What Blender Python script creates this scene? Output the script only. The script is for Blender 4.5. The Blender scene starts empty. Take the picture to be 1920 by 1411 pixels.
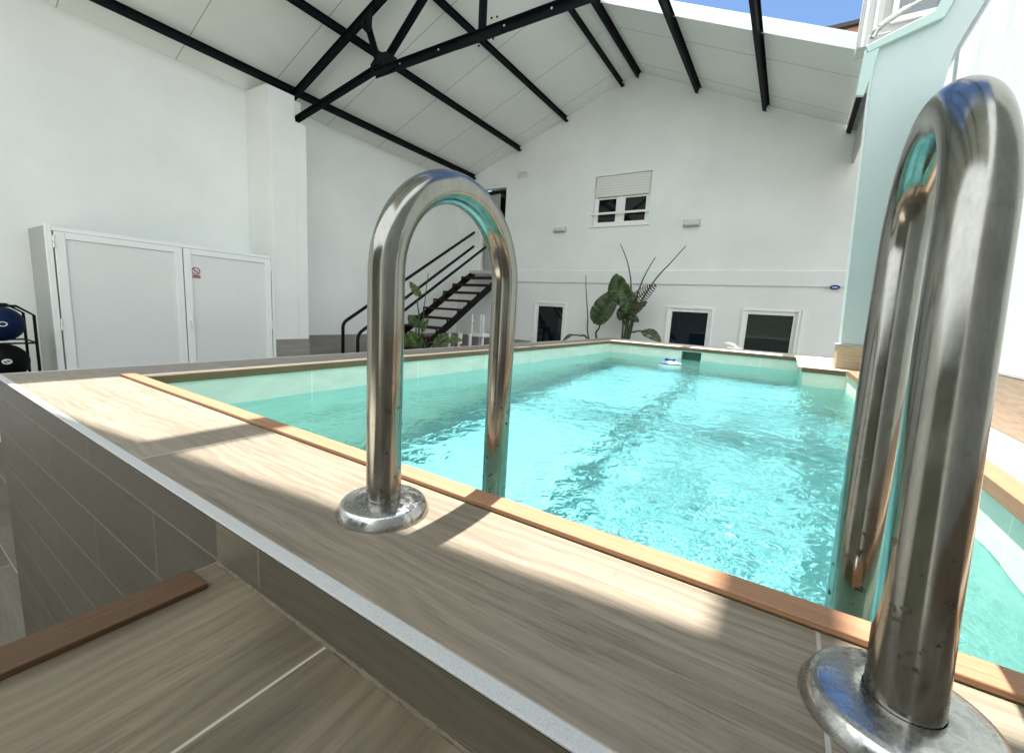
import bpy, math, random
import numpy as np
from mathutils import Vector, Matrix
random.seed(7)
R = math.radians
sc = bpy.context.scene
COL = sc.collection

# ------------------------------------------------------------------ camera
CAMH = 0.265
ROT = ((0.83877934, 0.54137815, 0.05795612), (0.13033386, -0.09629357, -0.98678297), (-0.52864194, 0.83524682, -0.15132896))
FPX = 803.165
cam = bpy.data.objects.new('camera', bpy.data.cameras.new('camera'))
COL.objects.link(cam)
rx, ry, rz = [Vector(r) for r in ROT]
m = Matrix((rx, -ry, -rz)).transposed().to_4x4()
m.translation = (0, 0, CAMH)
cam.matrix_world = m
cam.data.sensor_fit = 'HORIZONTAL'
cam.data.sensor_width = 36
cam.data.lens = FPX / 1920 * 36
cam.data.clip_start = 0.02
cam.data.clip_end = 500
sc.camera = cam

def ray(x, y):
    a, b = (x - 960) / FPX, (y - 705.5) / FPX
    return Vector([ROT[0][k] * a + ROT[1][k] * b + ROT[2][k] for k in range(3)])
def at(x, y, X=None, Y=None, Z=None):
    d = ray(x, y)
    t = X / d.x if X is not None else (Y / d.y if Y is not None else (Z - CAMH) / d.z)
    return Vector((0, 0, CAMH)) + d * t

# ------------------------------------------------------------------ nodes
class NT:
    def __init__(s, name):
        s.m = bpy.data.materials.new(name); s.m.use_nodes = True
        s.t = s.m.node_tree; s.t.nodes.clear()
        s.out = s.n('ShaderNodeOutputMaterial')
        s.geo = None
    def n(s, typ, **kw):
        nd = s.t.nodes.new(typ)
        for k, v in kw.items(): setattr(nd, k, v)
        return nd
    def set(s, sock, v):
        if isinstance(v, bpy.types.NodeSocket): s.t.links.new(v, sock)
        elif isinstance(v, (tuple, list)) and len(v) == 3 and sock.type == 'RGBA': sock.default_value = (*v, 1)
        else: sock.default_value = v
    def math(s, op, a, b=0.0, c=None, clamp=False):
        nd = s.n('ShaderNodeMath', operation=op, use_clamp=clamp)
        s.set(nd.inputs[0], a); s.set(nd.inputs[1], b)
        if c is not None: s.set(nd.inputs[2], c)
        return nd.outputs[0]
    def pos(s):
        if s.geo is None:
            g = s.n('ShaderNodeNewGeometry'); sp = s.n('ShaderNodeSeparateXYZ')
            s.t.links.new(g.outputs['Position'], sp.inputs[0]); s.geo = (g, sp)
        return s.geo[1].outputs
    def vec(s, x, y, z=0.0):
        c = s.n('ShaderNodeCombineXYZ')
        for i, v in enumerate((x, y, z)): s.set(c.inputs[i], v)
        return c.outputs[0]
    def noise(s, vec, scale=1.0, detail=4.0, rough=0.55, dist=0.0, w=None):
        nd = s.n('ShaderNodeTexNoise', noise_dimensions='4D' if w is not None else '3D')
        if vec is not None: s.set(nd.inputs['Vector'], vec)
        nd.inputs['Scale'].default_value = scale; nd.inputs['Detail'].default_value = detail
        nd.inputs['Roughness'].default_value = rough; nd.inputs['Distortion'].default_value = dist
        if w is not None: s.set(nd.inputs['W'], w)
        return nd.outputs['Fac']
    def ramp(s, fac, pts, interp='LINEAR'):
        nd = s.n('ShaderNodeValToRGB'); nd.color_ramp.interpolation = interp
        el = nd.color_ramp.elements
        while len(el) < len(pts): el.new(0.5)
        for e, (p, c) in zip(el, pts):
            e.position = p; e.color = (*c, 1) if isinstance(c, (tuple, list)) else (c, c, c, 1)
        s.set(nd.inputs[0], fac)
        return nd.outputs[0]
    def mix(s, fac, a, b, mode='MIX'):
        nd = s.n('ShaderNodeMix', data_type='RGBA', blend_type=mode)
        s.set(nd.inputs[0], fac); s.set(nd.inputs[6], a); s.set(nd.inputs[7], b)
        return nd.outputs[2]
    def bsdf(s, color, rough=0.5, metal=0.0, bump=None, bstr=0.1, bdist=0.01, spec=0.5, **kw):
        b = s.n('ShaderNodeBsdfPrincipled')
        s.set(b.inputs['Base Color'], color); s.set(b.inputs['Roughness'], rough)
        b.inputs['Metallic'].default_value = metal
        b.inputs['Specular IOR Level'].default_value = spec
        for k, v in kw.items(): s.set(b.inputs[k], v)
        if bump is not None:
            bp = s.n('ShaderNodeBump'); bp.inputs['Strength'].default_value = bstr; bp.inputs['Distance'].default_value = bdist
            s.set(bp.inputs['Height'], bump); s.t.links.new(bp.outputs[0], b.inputs['Normal'])
        s.t.links.new(b.outputs[0], s.out.inputs[0])
        s.b = b
        return s.m

def wood_tile(name, u='X', v='Y', length=0.895, width=0.2, uo=0.0, vo=0.0, light=(.40, .345, .285), dark=(.25, .215, .18),
              grout=(.45, .42, .37), mortar=0.0018, rough=0.42, streak=0.5, offset=0.5, fine=1.0, gamma=1.0):
    n = NT(name); p = n.pos()
    U = n.math('SUBTRACT', p[u], uo); V = n.math('SUBTRACT', p[v], vo)
    br = n.n('ShaderNodeTexBrick'); br.offset = offset; br.squash = 1.0
    n.set(br.inputs['Vector'], n.vec(U, V)); n.set(br.inputs['Color1'], (0, 0, 0)); n.set(br.inputs['Color2'], (1, 1, 1)); n.set(br.inputs['Mortar'], (.5, .5, .5))
    br.inputs['Scale'].default_value = 1; br.inputs['Mortar Size'].default_value = mortar; br.inputs['Mortar Smooth'].default_value = .2
    br.inputs['Brick Width'].default_value = length; br.inputs['Row Height'].default_value = width; br.inputs['Bias'].default_value = 0
    sepc = n.n('ShaderNodeSeparateColor'); n.set(sepc.inputs[0], br.outputs['Color']); rnd = sepc.outputs[0]
    w = n.math('MULTIPLY', rnd, 13.7)
    # bend the grain so that it flows and closes into cathedrals
    bend = n.noise(n.vec(n.math('MULTIPLY', U, 3.0), n.math('MULTIPLY', V, 7.0)), 1, 2, w=w)
    Vb = n.math('ADD', V, n.math('MULTIPLY', n.math('SUBTRACT', bend, .5), .028))
    g1 = n.noise(n.vec(n.math('MULTIPLY', U, 9.0), n.math('MULTIPLY', Vb, 260.0 * fine)), 1, 5, .65, w=w)
    g2 = n.noise(n.vec(n.math('MULTIPLY', U, 1.6), n.math('MULTIPLY', Vb, 26.0)), 1, 4, .6, w=w)
    g3 = n.noise(n.vec(n.math('MULTIPLY', U, 2.0), n.math('MULTIPLY', Vb, 7.0)), 1, 3, .5, w=n.math('ADD', w, 5.0))
    rings = n.n('ShaderNodeTexWave', wave_type='BANDS', bands_direction='Y'); rings.inputs['Scale'].default_value = 17
    n.set(rings.inputs['Vector'], n.vec(n.math('MULTIPLY', U, .15), n.math('ADD', Vb, n.math('MULTIPLY', bend, .08))))
    rings.inputs['Distortion'].default_value = 1.4; rings.inputs['Detail'].default_value = 3; rings.inputs['Detail Scale'].default_value = 2.0
    f = n.math('ADD', n.math('MULTIPLY', g1, .55), n.math('MULTIPLY', g2, .45))
    f = n.math('ADD', f, n.math('MULTIPLY', n.math('SUBTRACT', rings.outputs['Fac'], .5), .10))
    c = n.mix(n.ramp(f, [(.36, 0.0), (.66, 1.0)]), dark, light)
    c = n.mix(n.ramp(g3, [(.34, streak), (.50, 0.0)]), c, tuple(x * .55 for x in dark))
    thin = n.noise(n.vec(n.math('MULTIPLY', U, 1.1), n.math('MULTIPLY', Vb, 60.0)), 1, 2, .5, w=n.math('ADD', w, 9.0))
    c = n.mix(n.ramp(thin, [(.24, .55), (.33, 0.0)]), c, tuple(x * .40 for x in dark))
    dash = n.noise(n.vec(n.math('MULTIPLY', U, 17.0), n.math('MULTIPLY', Vb, 400.0 * fine)), 1, 3, .6, w=n.math('ADD', w, 3.0))
    patch = n.noise(n.vec(n.math('MULTIPLY', U, 2.5), n.math('MULTIPLY', V, 9.0)), 1, 2, .5, w=n.math('ADD', w, 7.0))
    c = n.mix(n.math('MULTIPLY', n.ramp(dash, [(.34, .75), (.46, 0.0)]), n.ramp(patch, [(.35, 1.0), (.60, .25)])), c, tuple(x * .52 for x in dark))
    fig = n.noise(n.vec(n.math('MULTIPLY', U, 2.2), n.math('MULTIPLY', V, 6.5)), 1, 3, .45, .25, w=n.math('ADD', w, 2.0))
    vein = n.math('ABSOLUTE', n.math('SUBTRACT', n.math('FRACT', n.math('MULTIPLY', fig, 22.0)), .5))
    vmask = n.noise(n.vec(n.math('MULTIPLY', U, 4.0), n.math('MULTIPLY', V, 9.0)), 1, 3, .6, w=n.math('ADD', w, 11.0))
    c = n.mix(n.math('MULTIPLY', n.ramp(vein, [(.0, .32), (.06, 0.0)]), n.ramp(vmask, [(.54, 0.0), (.66, 1.0)])), c, tuple(x * .5 for x in dark))
    blot = n.noise(n.vec(U, V), 5, 3, .6, w=w)
    c = n.mix(n.ramp(blot, [(.35, .22), (.6, 0.0)]), c, tuple(x * .75 for x in dark))
    tone = n.math('MULTIPLY_ADD', rnd, .16, .92)
    c = n.mix(1.0, c, n.vec(tone, tone, tone), 'MULTIPLY')
    gd = n.noise(n.vec(U, V), 60, 3, .6)
    gcol = n.mix(gd, tuple(x * .7 for x in grout), grout)
    c = n.mix(br.outputs['Fac'], c, gcol)
    h = n.math('SUBTRACT', n.math('MULTIPLY', g1, .5), n.math('MULTIPLY', br.outputs['Fac'], .8))
    return n.bsdf(c, n.math('MULTIPLY_ADD', g1, .18, rough - .08), bump=h, bstr=.35, bdist=.0015, spec=.4)

def plaster(name, col=(.80, .80, .78), stain=.06, rough=.8, bump=.15, streaks=0.0, scol=(.55, .56, .56)):
    n = NT(name); p = n.pos(); g = n.geo[0].outputs['Position']
    a = n.noise(g, .9, 5, .6); b = n.noise(g, 35, 4, .6)
    c = n.mix(n.ramp(a, [(.3, 1.0), (.62, 0.0)]), col, tuple(x * (1 - stain * 2) for x in col))
    c = n.mix(n.ramp(b, [(.3, .35), (.6, 0.0)]), c, tuple(x * (1 - stain) for x in col))
    if streaks:
        s = n.noise(n.vec(n.math('MULTIPLY', p['X'], 5), n.math('MULTIPLY', p['Y'], 5), n.math('MULTIPLY', p['Z'], 1.3)), 1, 5, .65, .8)
        c = n.mix(n.ramp(s, [(.52, 0.0), (.72, streaks)]), c, scol)
    return n.bsdf(c, rough, bump=n.math('ADD', b, n.math('MULTIPLY', a, 2.0)), bstr=bump, bdist=.01, spec=.3)

def plain(name, col, rough=.5, metal=0.0, var=.08, scale=12, bump=0.0, spec=.5, **kw):
    n = NT(name); n.pos(); g = n.geo[0].outputs['Position']
    a = n.noise(g, scale, 4, .6)
    c = n.mix(a, tuple(x * (1 - var) for x in col), tuple(min(1, x * (1 + var)) for x in col))
    r = n.math('MULTIPLY_ADD', a, rough * .3, rough * .85)
    return n.bsdf(c, r, metal, bump=a if bump else None, bstr=bump, bdist=.004, spec=spec, **kw)

M = {}
# wood look tile faces
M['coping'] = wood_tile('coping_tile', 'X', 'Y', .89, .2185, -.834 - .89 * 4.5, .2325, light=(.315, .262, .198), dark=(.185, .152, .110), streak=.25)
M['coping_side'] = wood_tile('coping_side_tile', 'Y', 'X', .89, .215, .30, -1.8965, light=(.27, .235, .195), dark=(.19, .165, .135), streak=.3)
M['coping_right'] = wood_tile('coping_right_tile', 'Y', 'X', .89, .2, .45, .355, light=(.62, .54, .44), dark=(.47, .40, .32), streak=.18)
M['coping_far'] = wood_tile('coping_far_tile', 'X', 'Y', .89, .2, -.6, 4.65, light=(.66, .60, .52), dark=(.52, .46, .39), streak=.15)  # paler than the near coping, sunlight put into the tile colour
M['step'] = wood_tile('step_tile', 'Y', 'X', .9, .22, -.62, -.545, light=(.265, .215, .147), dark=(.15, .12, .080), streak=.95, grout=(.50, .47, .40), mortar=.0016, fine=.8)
M['outer'] = wood_tile('pool_outer_tile_shade', 'X', 'Z', .59, .105, -.745 - .59 * 4, -.0535 - .105 * 20, light=(.060, .054, .042), dark=(.042, .037, .028), streak=.3, grout=(.15, .135, .11), mortar=.0016)  # same tile as the riser, darkened to hold the shade of this side
M['riser'] = wood_tile('riser_tile', 'X', 'Z', .59, .105, -.745 - .59 * 4, -.0535 - .105 * 20, light=(.135, .118, .085), dark=(.095, .082, .058), streak=.3, grout=(.20, .18, .14), mortar=.0016)  # lighter copy of the outer tile, the brighter light is in its colour
M['skirt'] = wood_tile('skirting_tile', 'Y', 'Z', .9, .2, 0, -.02, light=(.50, .39, .30), dark=(.33, .25, .19), streak=.2)
M['skirt_front'] = wood_tile('skirting_front_tile', 'X', 'Z', .9, .2, 0, -.02, light=(.52, .43, .30), dark=(.32, .25, .16), streak=.5)
M['dado'] = wood_tile('dado_tile', 'Y', 'Z', .9, .6, 0, -.92, light=(.36, .335, .305), dark=(.27, .25, .23), streak=.2)
M['dado_gable'] = wood_tile('dado_gable_tile', 'X', 'Z', .9, .6, 0, -.95, light=(.36, .335, .305), dark=(.27, .25, .23), streak=.2)
M['floor'] = wood_tile('floor_tile', 'X', 'Y', 1.2, .2, 0, 0, light=(.16, .14, .11), dark=(.11, .097, .075), streak=.4)

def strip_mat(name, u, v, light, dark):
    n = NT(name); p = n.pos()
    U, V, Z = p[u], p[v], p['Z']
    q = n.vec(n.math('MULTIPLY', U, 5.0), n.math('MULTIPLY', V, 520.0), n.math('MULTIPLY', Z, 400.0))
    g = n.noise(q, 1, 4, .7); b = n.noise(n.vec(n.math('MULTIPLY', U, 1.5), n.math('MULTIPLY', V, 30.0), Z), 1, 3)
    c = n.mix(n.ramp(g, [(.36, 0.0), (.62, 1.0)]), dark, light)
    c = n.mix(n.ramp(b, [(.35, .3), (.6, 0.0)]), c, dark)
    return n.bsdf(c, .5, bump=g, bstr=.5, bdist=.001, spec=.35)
M['strip_x'] = strip_mat('composite_strip_across', 'X', 'Y', (.40, .215, .12), (.26, .13, .07))
M['strip_y'] = strip_mat('composite_strip_along', 'Y', 'X', (.40, .215, .12), (.26, .13, .07))
M['strip_painted_shade'] = strip_mat('composite_strip_shade_in_colour', 'Y', 'X', (.20, .135, .065), (.12, .08, .04))  # same composite as the other strips, its shade put into a darker brown
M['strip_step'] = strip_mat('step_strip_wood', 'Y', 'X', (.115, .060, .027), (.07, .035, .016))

n = NT('trim_profile'); n.pos(); g = n.noise(n.geo[0].outputs['Position'], 900, 2, .6); g2 = n.noise(n.geo[0].outputs['Position'], 14, 4, .7)
c = n.mix(n.ramp(g, [(.36, 1.0), (.5, 0.0)]), (.50, .505, .495), (.40, .405, .395))
c = n.mix(n.ramp(g2, [(.64, 0.0), (.74, .35)]), c, (.36, .38, .38))
M['trim'] = n.bsdf(c, .45, spec=.5)

# pale green pool tile
def pool_tile(name, u, v, col, bw=.62, rh=.31):
    n = NT(name); p = n.pos()
    br = n.n('ShaderNodeTexBrick'); br.offset = .5
    n.set(br.inputs['Vector'], n.vec(n.math('ADD', p[u], .19), n.math('ADD', p[v], .31 * 4)))
    n.set(br.inputs['Color1'], (0, 0, 0)); n.set(br.inputs['Color2'], (1, 1, 1))
    br.inputs['Scale'].default_value = 1; br.inputs['Mortar Size'].default_value = .0025; br.inputs['Brick Width'].default_value = bw; br.inputs['Row Height'].default_value = rh
    a = n.noise(n.vec(n.math('MULTIPLY', p[u], 5), n.math('MULTIPLY', p[v], 14)), 1, 5, .65)
    c = n.mix(n.ramp(a, [(.3, 1.0), (.65, 0.0)]), col, tuple(x * .84 for x in col))
    c = n.mix(br.outputs['Fac'], c, tuple(min(1, x * 1.16) for x in col))
    return n.bsdf(c, .35, bump=a, bstr=.06, bdist=.004, spec=.4)
PT = (.74, .785, .66)
M['pool_x'] = pool_tile('pool_wall_tile_across', 'X', 'Z', PT)
M['pool_y'] = pool_tile('pool_wall_tile_along', 'Y', 'Z', PT)
M['pool_floor'] = pool_tile('pool_floor_tile', 'X', 'Y', (.30, .49, .50), .62, .62)
M['skimmer_dark'] = plain('skimmer_dark', (.03, .09, .06), .4)
M['skimmer_frame'] = plain('skimmer_frame', (.62, .74, .66), .35)

M['wall_white'] = plaster('white_plaster', (.85, .875, .86), .05)
M['wall_gable'] = plaster('white_gable_plaster', (.85, .875, .86), .05)
M['wall_stained'] = plaster('weathered_white_render', (.64, .655, .655), .06, streaks=.45, bump=.12, scol=(.42, .435, .435))
M['wall_neighbour'] = plaster('neighbour_render', (.58, .58, .56), .07, streaks=.4, bump=.3)
M['wall_aqua_bounce'] = plaster('white_render_aqua_bounce', (.43, .505, .50), .05)  # white wall, pool bounce and shade are mixed into this aqua colour
M['cap_green'] = plain('pale_green_metal', (.38, .51, .475), .45, var=.05)
M['band_grey'] = plain('grey_render', (.50, .51, .51), .75, var=.06)
M['white_paint'] = plain('white_paint', (.80, .80, .79), .45, var=.03)
M['white_gloss'] = plain('white_lacquer', (.86, .88, .87), .22, var=.03, scale=3)
M['door_panel'] = plain('grey_white_panel', (.76, .785, .775), .2, var=.03, scale=3)
M['white_frame'] = plain('white_frame', (.87, .87, .84), .35, var=.03)
M['shutter'] = None
n = NT('roller_shutter'); p = n.pos()
sl = n.math('FRACT', n.math('MULTIPLY', p['Z'], 1 / .045))
c = n.mix(n.ramp(sl, [(0.0, 1.0), (.10, 1.0), (.2, 0.0)]), (.80, .80, .75), (.60, .60, .56))
M['shutter'] = n.bsdf(c, .5, bump=n.ramp(sl, [(0, 0.0), (.2, 1.0), (.9, 1.0), (1, 0.0)]), bstr=.6, bdist=.008)
M['cabinet_side'] = plain('cabinet_side_grey', (.36, .38, .36), .5, var=.08, scale=5)

n = NT('roof_panel'); p = n.pos(); g = n.geo[0].outputs['Position']
fr = n.math('FRACT', n.math('ADD', n.math('MULTIPLY', p['Y'], 1.0), .54))
seam = n.ramp(fr, [(0.0, 1.0), (.007, 1.0), (.012, 0.0), (1, 0.0)])
rib = n.math('SINE', n.math('MULTIPLY', p['Y'], 2 * math.pi / .045))
a = n.noise(g, 1.5, 5, .6)
c = n.mix(n.ramp(a, [(.3, 1.0), (.65, 0.0)]), (.85, .88, .865), (.80, .83, .815))
c = n.mix(seam, c, (.36, .37, .35))
M['roof'] = n.bsdf(c, .55, bump=rib, bstr=.10, bdist=.002, spec=.3)
M['fascia'] = plain('white_fascia', (.80, .80, .80), .5, var=.03)
n = NT('black_steel'); n.pos(); g = n.geo[0].outputs['Position']
a = n.noise(g, 25, 4, .6)
M['steel'] = n.bsdf(n.mix(a, (.003, .004, .006), (.009, .011, .015)), .55, bump=a, bstr=.05, bdist=.002, spec=.10)
M['bolt'] = plain('bolt_zinc', (.55, .56, .55), .35, .6)
M['rail_black'] = plain('black_painted_tube', (.006, .006, .006), .6, spec=.15)
M['tread'] = plain('dark_red_tread', (.030, .009, .008), .6, var=.2, spec=.2)

# stainless tube: polished metal with water spots, smears and rust near the foot
n = NT('stainless_tube'); p = n.pos(); g = n.geo[0].outputs['Position']
sm = n.noise(n.vec(n.math('MULTIPLY', p['X'], 22), n.math('MULTIPLY', p['Y'], 22), n.math('MULTIPLY', p['Z'], 7)), 1, 6, .7)
sp = n.noise(g, 75, 3, .55); sp2 = n.noise(g, 190, 2, .5)
low = n.ramp(p['Z'], [(0.0, 1.0), (.13, .55), (.22, .12), (1, .05)])
c = n.mix(n.ramp(sm, [(.35, 1.0), (.7, 0.0)]), (.345, .34, .31), (.23, .225, .20))
rust = n.math('MULTIPLY', n.ramp(sp, [(.635, 0.0), (.68, 1.0)]), low)
c = n.mix(rust, c, (.055, .034, .020))
dots = n.math('MULTIPLY', n.ramp(sp2, [(.68, 0.0), (.74, .7)]), low)
c = n.mix(dots, c, (.16, .10, .05))
br_ = n.noise(n.vec(n.math('MULTIPLY', p['X'], 420), n.math('MULTIPLY', p['Y'], 420), n.math('MULTIPLY', p['Z'], 5)), 1, 3, .6)
c = n.mix(n.ramp(br_, [(.3, .45), (.6, 0.0)]), c, (.20, .195, .175))
rg = n.math('MULTIPLY_ADD', n.ramp(sm, [(.42, 0.0), (.72, 1.0)]), .16, .14)
rg = n.math('MAXIMUM', rg, n.math('MULTIPLY', rust, .6))
M['inox'] = n.bsdf(c, rg, 1.0, bump=sm, bstr=.02, bdist=.004)
n = NT('stainless_flange'); n.pos(); g = n.geo[0].outputs['Position']
a = n.noise(g, 90, 5, .7, .6); b = n.noise(g, 220, 3, .6)
c = n.mix(n.ramp(a, [(.38, .6), (.60, 0.0)]), (.50, .50, .49), (.34, .34, .33))
c = n.mix(n.ramp(b, [(.62, 0.0), (.70, .5)]), c, (.2, .19, .18))
M['flange'] = n.bsdf(c, n.math('MULTIPLY_ADD', n.ramp(a, [(.40, 1.0), (.62, 0.0)]), .25, .10), 1.0)

def glassy(name, col):
    n = NT(name); n.pos()
    return n.bsdf(col, .04, spec=.6)
M['pane'] = glassy('dark_window_pane', (.006, .010, .012))
M['pane_blue'] = glassy('dark_blue_pane', (.004, .010, .022))
M['pane_grey'] = glassy('grey_green_pane', (.030, .040, .038))
M['room'] = plain('dark_room', (.02, .02, .02), .8)
M['lamp_glass'] = plain('frosted_lamp', (.62, .63, .60), .4)
M['blue_ball'] = plain('blue_rubber', (.002, .012, .055), .6, var=.15, spec=.2)
M['black_ball'] = plain('black_rubber', (.003, .003, .004), .6, var=.2, spec=.15)
M['white_print'] = plain('white_print', (.75, .76, .76), .5)
M['sign_white'] = plain('sign_white', (.80, .74, .76), .4)
M['sign_red'] = plain('sign_red', (.30, .02, .04), .4)
M['sign_ring'] = plain('sign_ring', (.22, .018, .04), .4)
M['sign_line'] = plain('sign_line', (.16, .12, .13), .5)
M['sign_text'] = plain('sign_text', (.72, .45, .47), .5)
M['float_white'] = plain('float_white', (.75, .82, .82), .35)
M['float_lid'] = plain('float_lid', (.42, .62, .85), .35)
M['float_blue'] = plain('float_blue', (.03, .11, .55), .35)
M['navy'] = plain('navy_plastic', (.01, .02, .22), .35)
M['brown_wall'] = plain('brown_brick_wall', (.30, .18, .10), .8, var=.35, scale=9)
M['roof_dark'] = plain('dark_roof_edge', (.03, .025, .025), .7)
M['pipe_silver'] = plain('aluminium_duct', (.62, .61, .58), .32, .85, var=.15, scale=30)
M['grey_pane'] = glassy('overcast_pane', (.18, .20, .22))
n = NT('shrub_leaf'); p = n.pos(); g = n.geo[0].outputs['Position']
a = n.noise(g, 7, 4, .6); b = n.noise(g, 2.2, 2)
c = n.mix(n.ramp(a, [(.35, 0.0), (.65, 1.0)]), (.016, .042, .012), (.060, .105, .026))
c = n.mix(n.ramp(b, [(.60, 0.0), (.78, .55)]), c, (.10, .055, .03))
M['leaf'] = n.bsdf(c, .38, spec=.5)
n = NT('bright_leaf'); n.pos(); g = n.geo[0].outputs['Position']
a = n.noise(g, 9, 4, .6)
M['leaf_bright'] = n.bsdf(n.mix(n.ramp(a, [(.35, 0.0), (.65, 1.0)]), (.02, .055, .01), (.09, .16, .025)), .4)
M['stem'] = plain('plant_stem', (.030, .050, .022), .5, var=.2)
M['dry_leaf'] = plain('dry_leaf', (.065, .055, .022), .6, var=.35)
M['red_leaf'] = plain('red_leaf', (.16, .03, .018), .6, var=.3)
M['soil'] = plain('dark_soil', (.03, .022, .016), .9)
M['pot'] = plain('terracotta', (.30, .12, .07), .7)

n = NT('pool_water')
gl = n.n('ShaderNodeBsdfGlass'); gl.inputs['IOR'].default_value = 1.333; gl.inputs['Roughness'].default_value = 0.0
gl.inputs['Color'].default_value = (.71, .965, 1.0, 1)
p = n.pos()
a = n.noise(n.geo[0].outputs['Position'], 24, 2.5, .5, .6); b = n.noise(n.geo[0].outputs['Position'], 3, 2)
calm_ = n.math('MULTIPLY', n.ramp(n.math('ADD', p['X'], 2.0), [(.5, .06), (1, 1.0)]), n.ramp(b, [(.35, .35), (.6, 1.0)]))
bp = n.n('ShaderNodeBump'); bp.inputs['Distance'].default_value = .014; n.set(bp.inputs['Strength'], n.math('MULTIPLY', calm_, .75)); n.set(bp.inputs['Height'], a)
n.t.links.new(bp.outputs[0], gl.inputs['Normal'])
n.t.links.new(gl.outputs[0], n.out.inputs[0])
M['water'] = n.m

# ------------------------------------------------------------------ meshes
class MB:
    def __init__(s): s.v = []; s.f = []
    def add(s, vs, fs):
        k = len(s.v); s.v += [tuple(v) for v in vs]; s.f += [tuple(i + k for i in f) for f in fs]; return s
    def box(s, x0, x1, y0, y1, z0, z1):
        return s.add([(x0, y0, z0), (x1, y0, z0), (x1, y1, z0), (x0, y1, z0), (x0, y0, z1), (x1, y0, z1), (x1, y1, z1), (x0, y1, z1)],
                     [(0, 3, 2, 1), (4, 5, 6, 7), (0, 1, 5, 4), (1, 2, 6, 5), (2, 3, 7, 6), (3, 0, 4, 7)])
    def prism(s, poly, axis, a0, a1):
        def mk(p, a): return {'Y': (p[0], a, p[1]), 'X': (a, p[0], p[1]), 'Z': (p[0], p[1], a)}[axis]
        k = len(poly)
        vs = [mk(p, a0) for p in poly] + [mk(p, a1) for p in poly]
        fs = [tuple(range(k)), tuple(range(2 * k - 1, k - 1, -1))] + [(i, k + i, k + (i + 1) % k, (i + 1) % k) for i in range(k)]
        return s.add(vs, fs)
    def bar(s, a, b, w, h, up=(0, 0, 1)):
        a, b = Vector(a), Vector(b); d = (b - a).normalized(); u = Vector(up); u = (u - d * u.dot(d)).normalized(); r = d.cross(u)
        vs = []
        for q in (a, b):
            for i, j in ((-1, -1), (1, -1), (1, 1), (-1, 1)): vs.append(q + r * (i * w / 2) + u * (j * h / 2))
        return s.add(vs, [(0, 3, 2, 1), (4, 5, 6, 7), (0, 1, 5, 4), (1, 2, 6, 5), (2, 3, 7, 6), (3, 0, 4, 7)])
    def tube(s, path, r, n=16, cap=True):
        path = [Vector(p) for p in path]; rs = r if isinstance(r, (list, tuple)) else [r] * len(path)
        t0 = (path[1] - path[0]).normalized()
        u = t0.orthogonal().normalized(); k0 = len(s.v); fs = []; vs = []
        for i, p in enumerate(path):
            a = path[max(0, i - 1)]; b = path[min(len(path) - 1, i + 1)]; t = (b - a).normalized()
            u = (u - t * u.dot(t)).normalized(); w = t.cross(u)
            for j in range(n):
                an = 2 * math.pi * j / n; vs.append(p + (u * math.cos(an) + w * math.sin(an)) * rs[i])
        for i in range(len(path) - 1):
            for j in range(n):
                fs.append((i * n + j, i * n + (j + 1) % n, (i + 1) * n + (j + 1) % n, (i + 1) * n + j))
        if cap: fs += [tuple(range(n - 1, -1, -1)), tuple((len(path) - 1) * n + j for j in range(n))]
        return s.add(vs, fs)
    def lathe(s, prof, c, n=48, axis=(0, 0, 1)):
        ax = Vector(axis).normalized(); u = ax.orthogonal().normalized(); w = ax.cross(u); c = Vector(c); vs = []; fs = []
        for r, z in prof:
            for j in range(n):
                an = 2 * math.pi * j / n; vs.append(c + ax * z + (u * math.cos(an) + w * math.sin(an)) * max(r, 1e-5))
        for i in range(len(prof) - 1):
            for j in range(n): fs.append((i * n + j, i * n + (j + 1) % n, (i + 1) * n + (j + 1) % n, (i + 1) * n + j))
        return s.add(vs, fs)
    def torus(s, c, rx, r, axis, n=40, k=10, ry=None):
        ax = Vector(axis).normalized(); u = Vector((0, 0, 1)); u = (u - ax * u.dot(ax)).normalized(); w = ax.cross(u); ry = ry or rx
        pts = [Vector(c) + w * (math.cos(2 * math.pi * i / n) * rx) + u * (math.sin(2 * math.pi * i / n) * ry) for i in range(n)]
        vs = []; fs = []
        for i, p in enumerate(pts):
            t = (pts[(i + 1) % n] - pts[i - 1]).normalized(); b = t.cross(ax).normalized()
            for j in range(k): vs.append(p + (ax * math.cos(2 * math.pi * j / k) + b * math.sin(2 * math.pi * j / k)) * r)
        for i in range(n):
            for j in range(k): fs.append((i * k + j, ((i + 1) % n) * k + j, ((i + 1) % n) * k + (j + 1) % k, i * k + (j + 1) % k))
        return s.add(vs, fs)
    def build(s, name, mat, parent=None, smooth=False, bevel=0.0, base=(0, 0, 0), seg=2):
        o0 = Vector(base)
        if parent is not None:
            q = parent; o0 = Vector((0, 0, 0))
            while q is not None: o0 += q.location; q = q.parent
        me = bpy.data.meshes.new(name)
        me.from_pydata([Vector(v) - o0 for v in s.v], [], s.f); me.update()
        import bmesh
        b = bmesh.new(); b.from_mesh(me); bmesh.ops.recalc_face_normals(b, faces=b.faces); b.to_mesh(me); b.free()
        if smooth:
            me.polygons.foreach_set('use_smooth', [True] * len(me.polygons))
        o = bpy.data.objects.new(name, me); COL.objects.link(o)
        if parent is not None: o.parent = parent
        else: o.location = o0
        me.materials.append(mat)
        if bevel:
            bv = o.modifiers.new('bevel', 'BEVEL'); bv.width = bevel; bv.segments = seg; bv.limit_method = 'ANGLE'; bv.angle_limit = R(35)
            bv.harden_normals = False
        if smooth == 'auto' or bevel:
            try:
                me.set_sharp_from_angle(angle=R(35)); me.polygons.foreach_set('use_smooth', [True] * len(me.polygons))
            except Exception: pass
        return o

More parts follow.
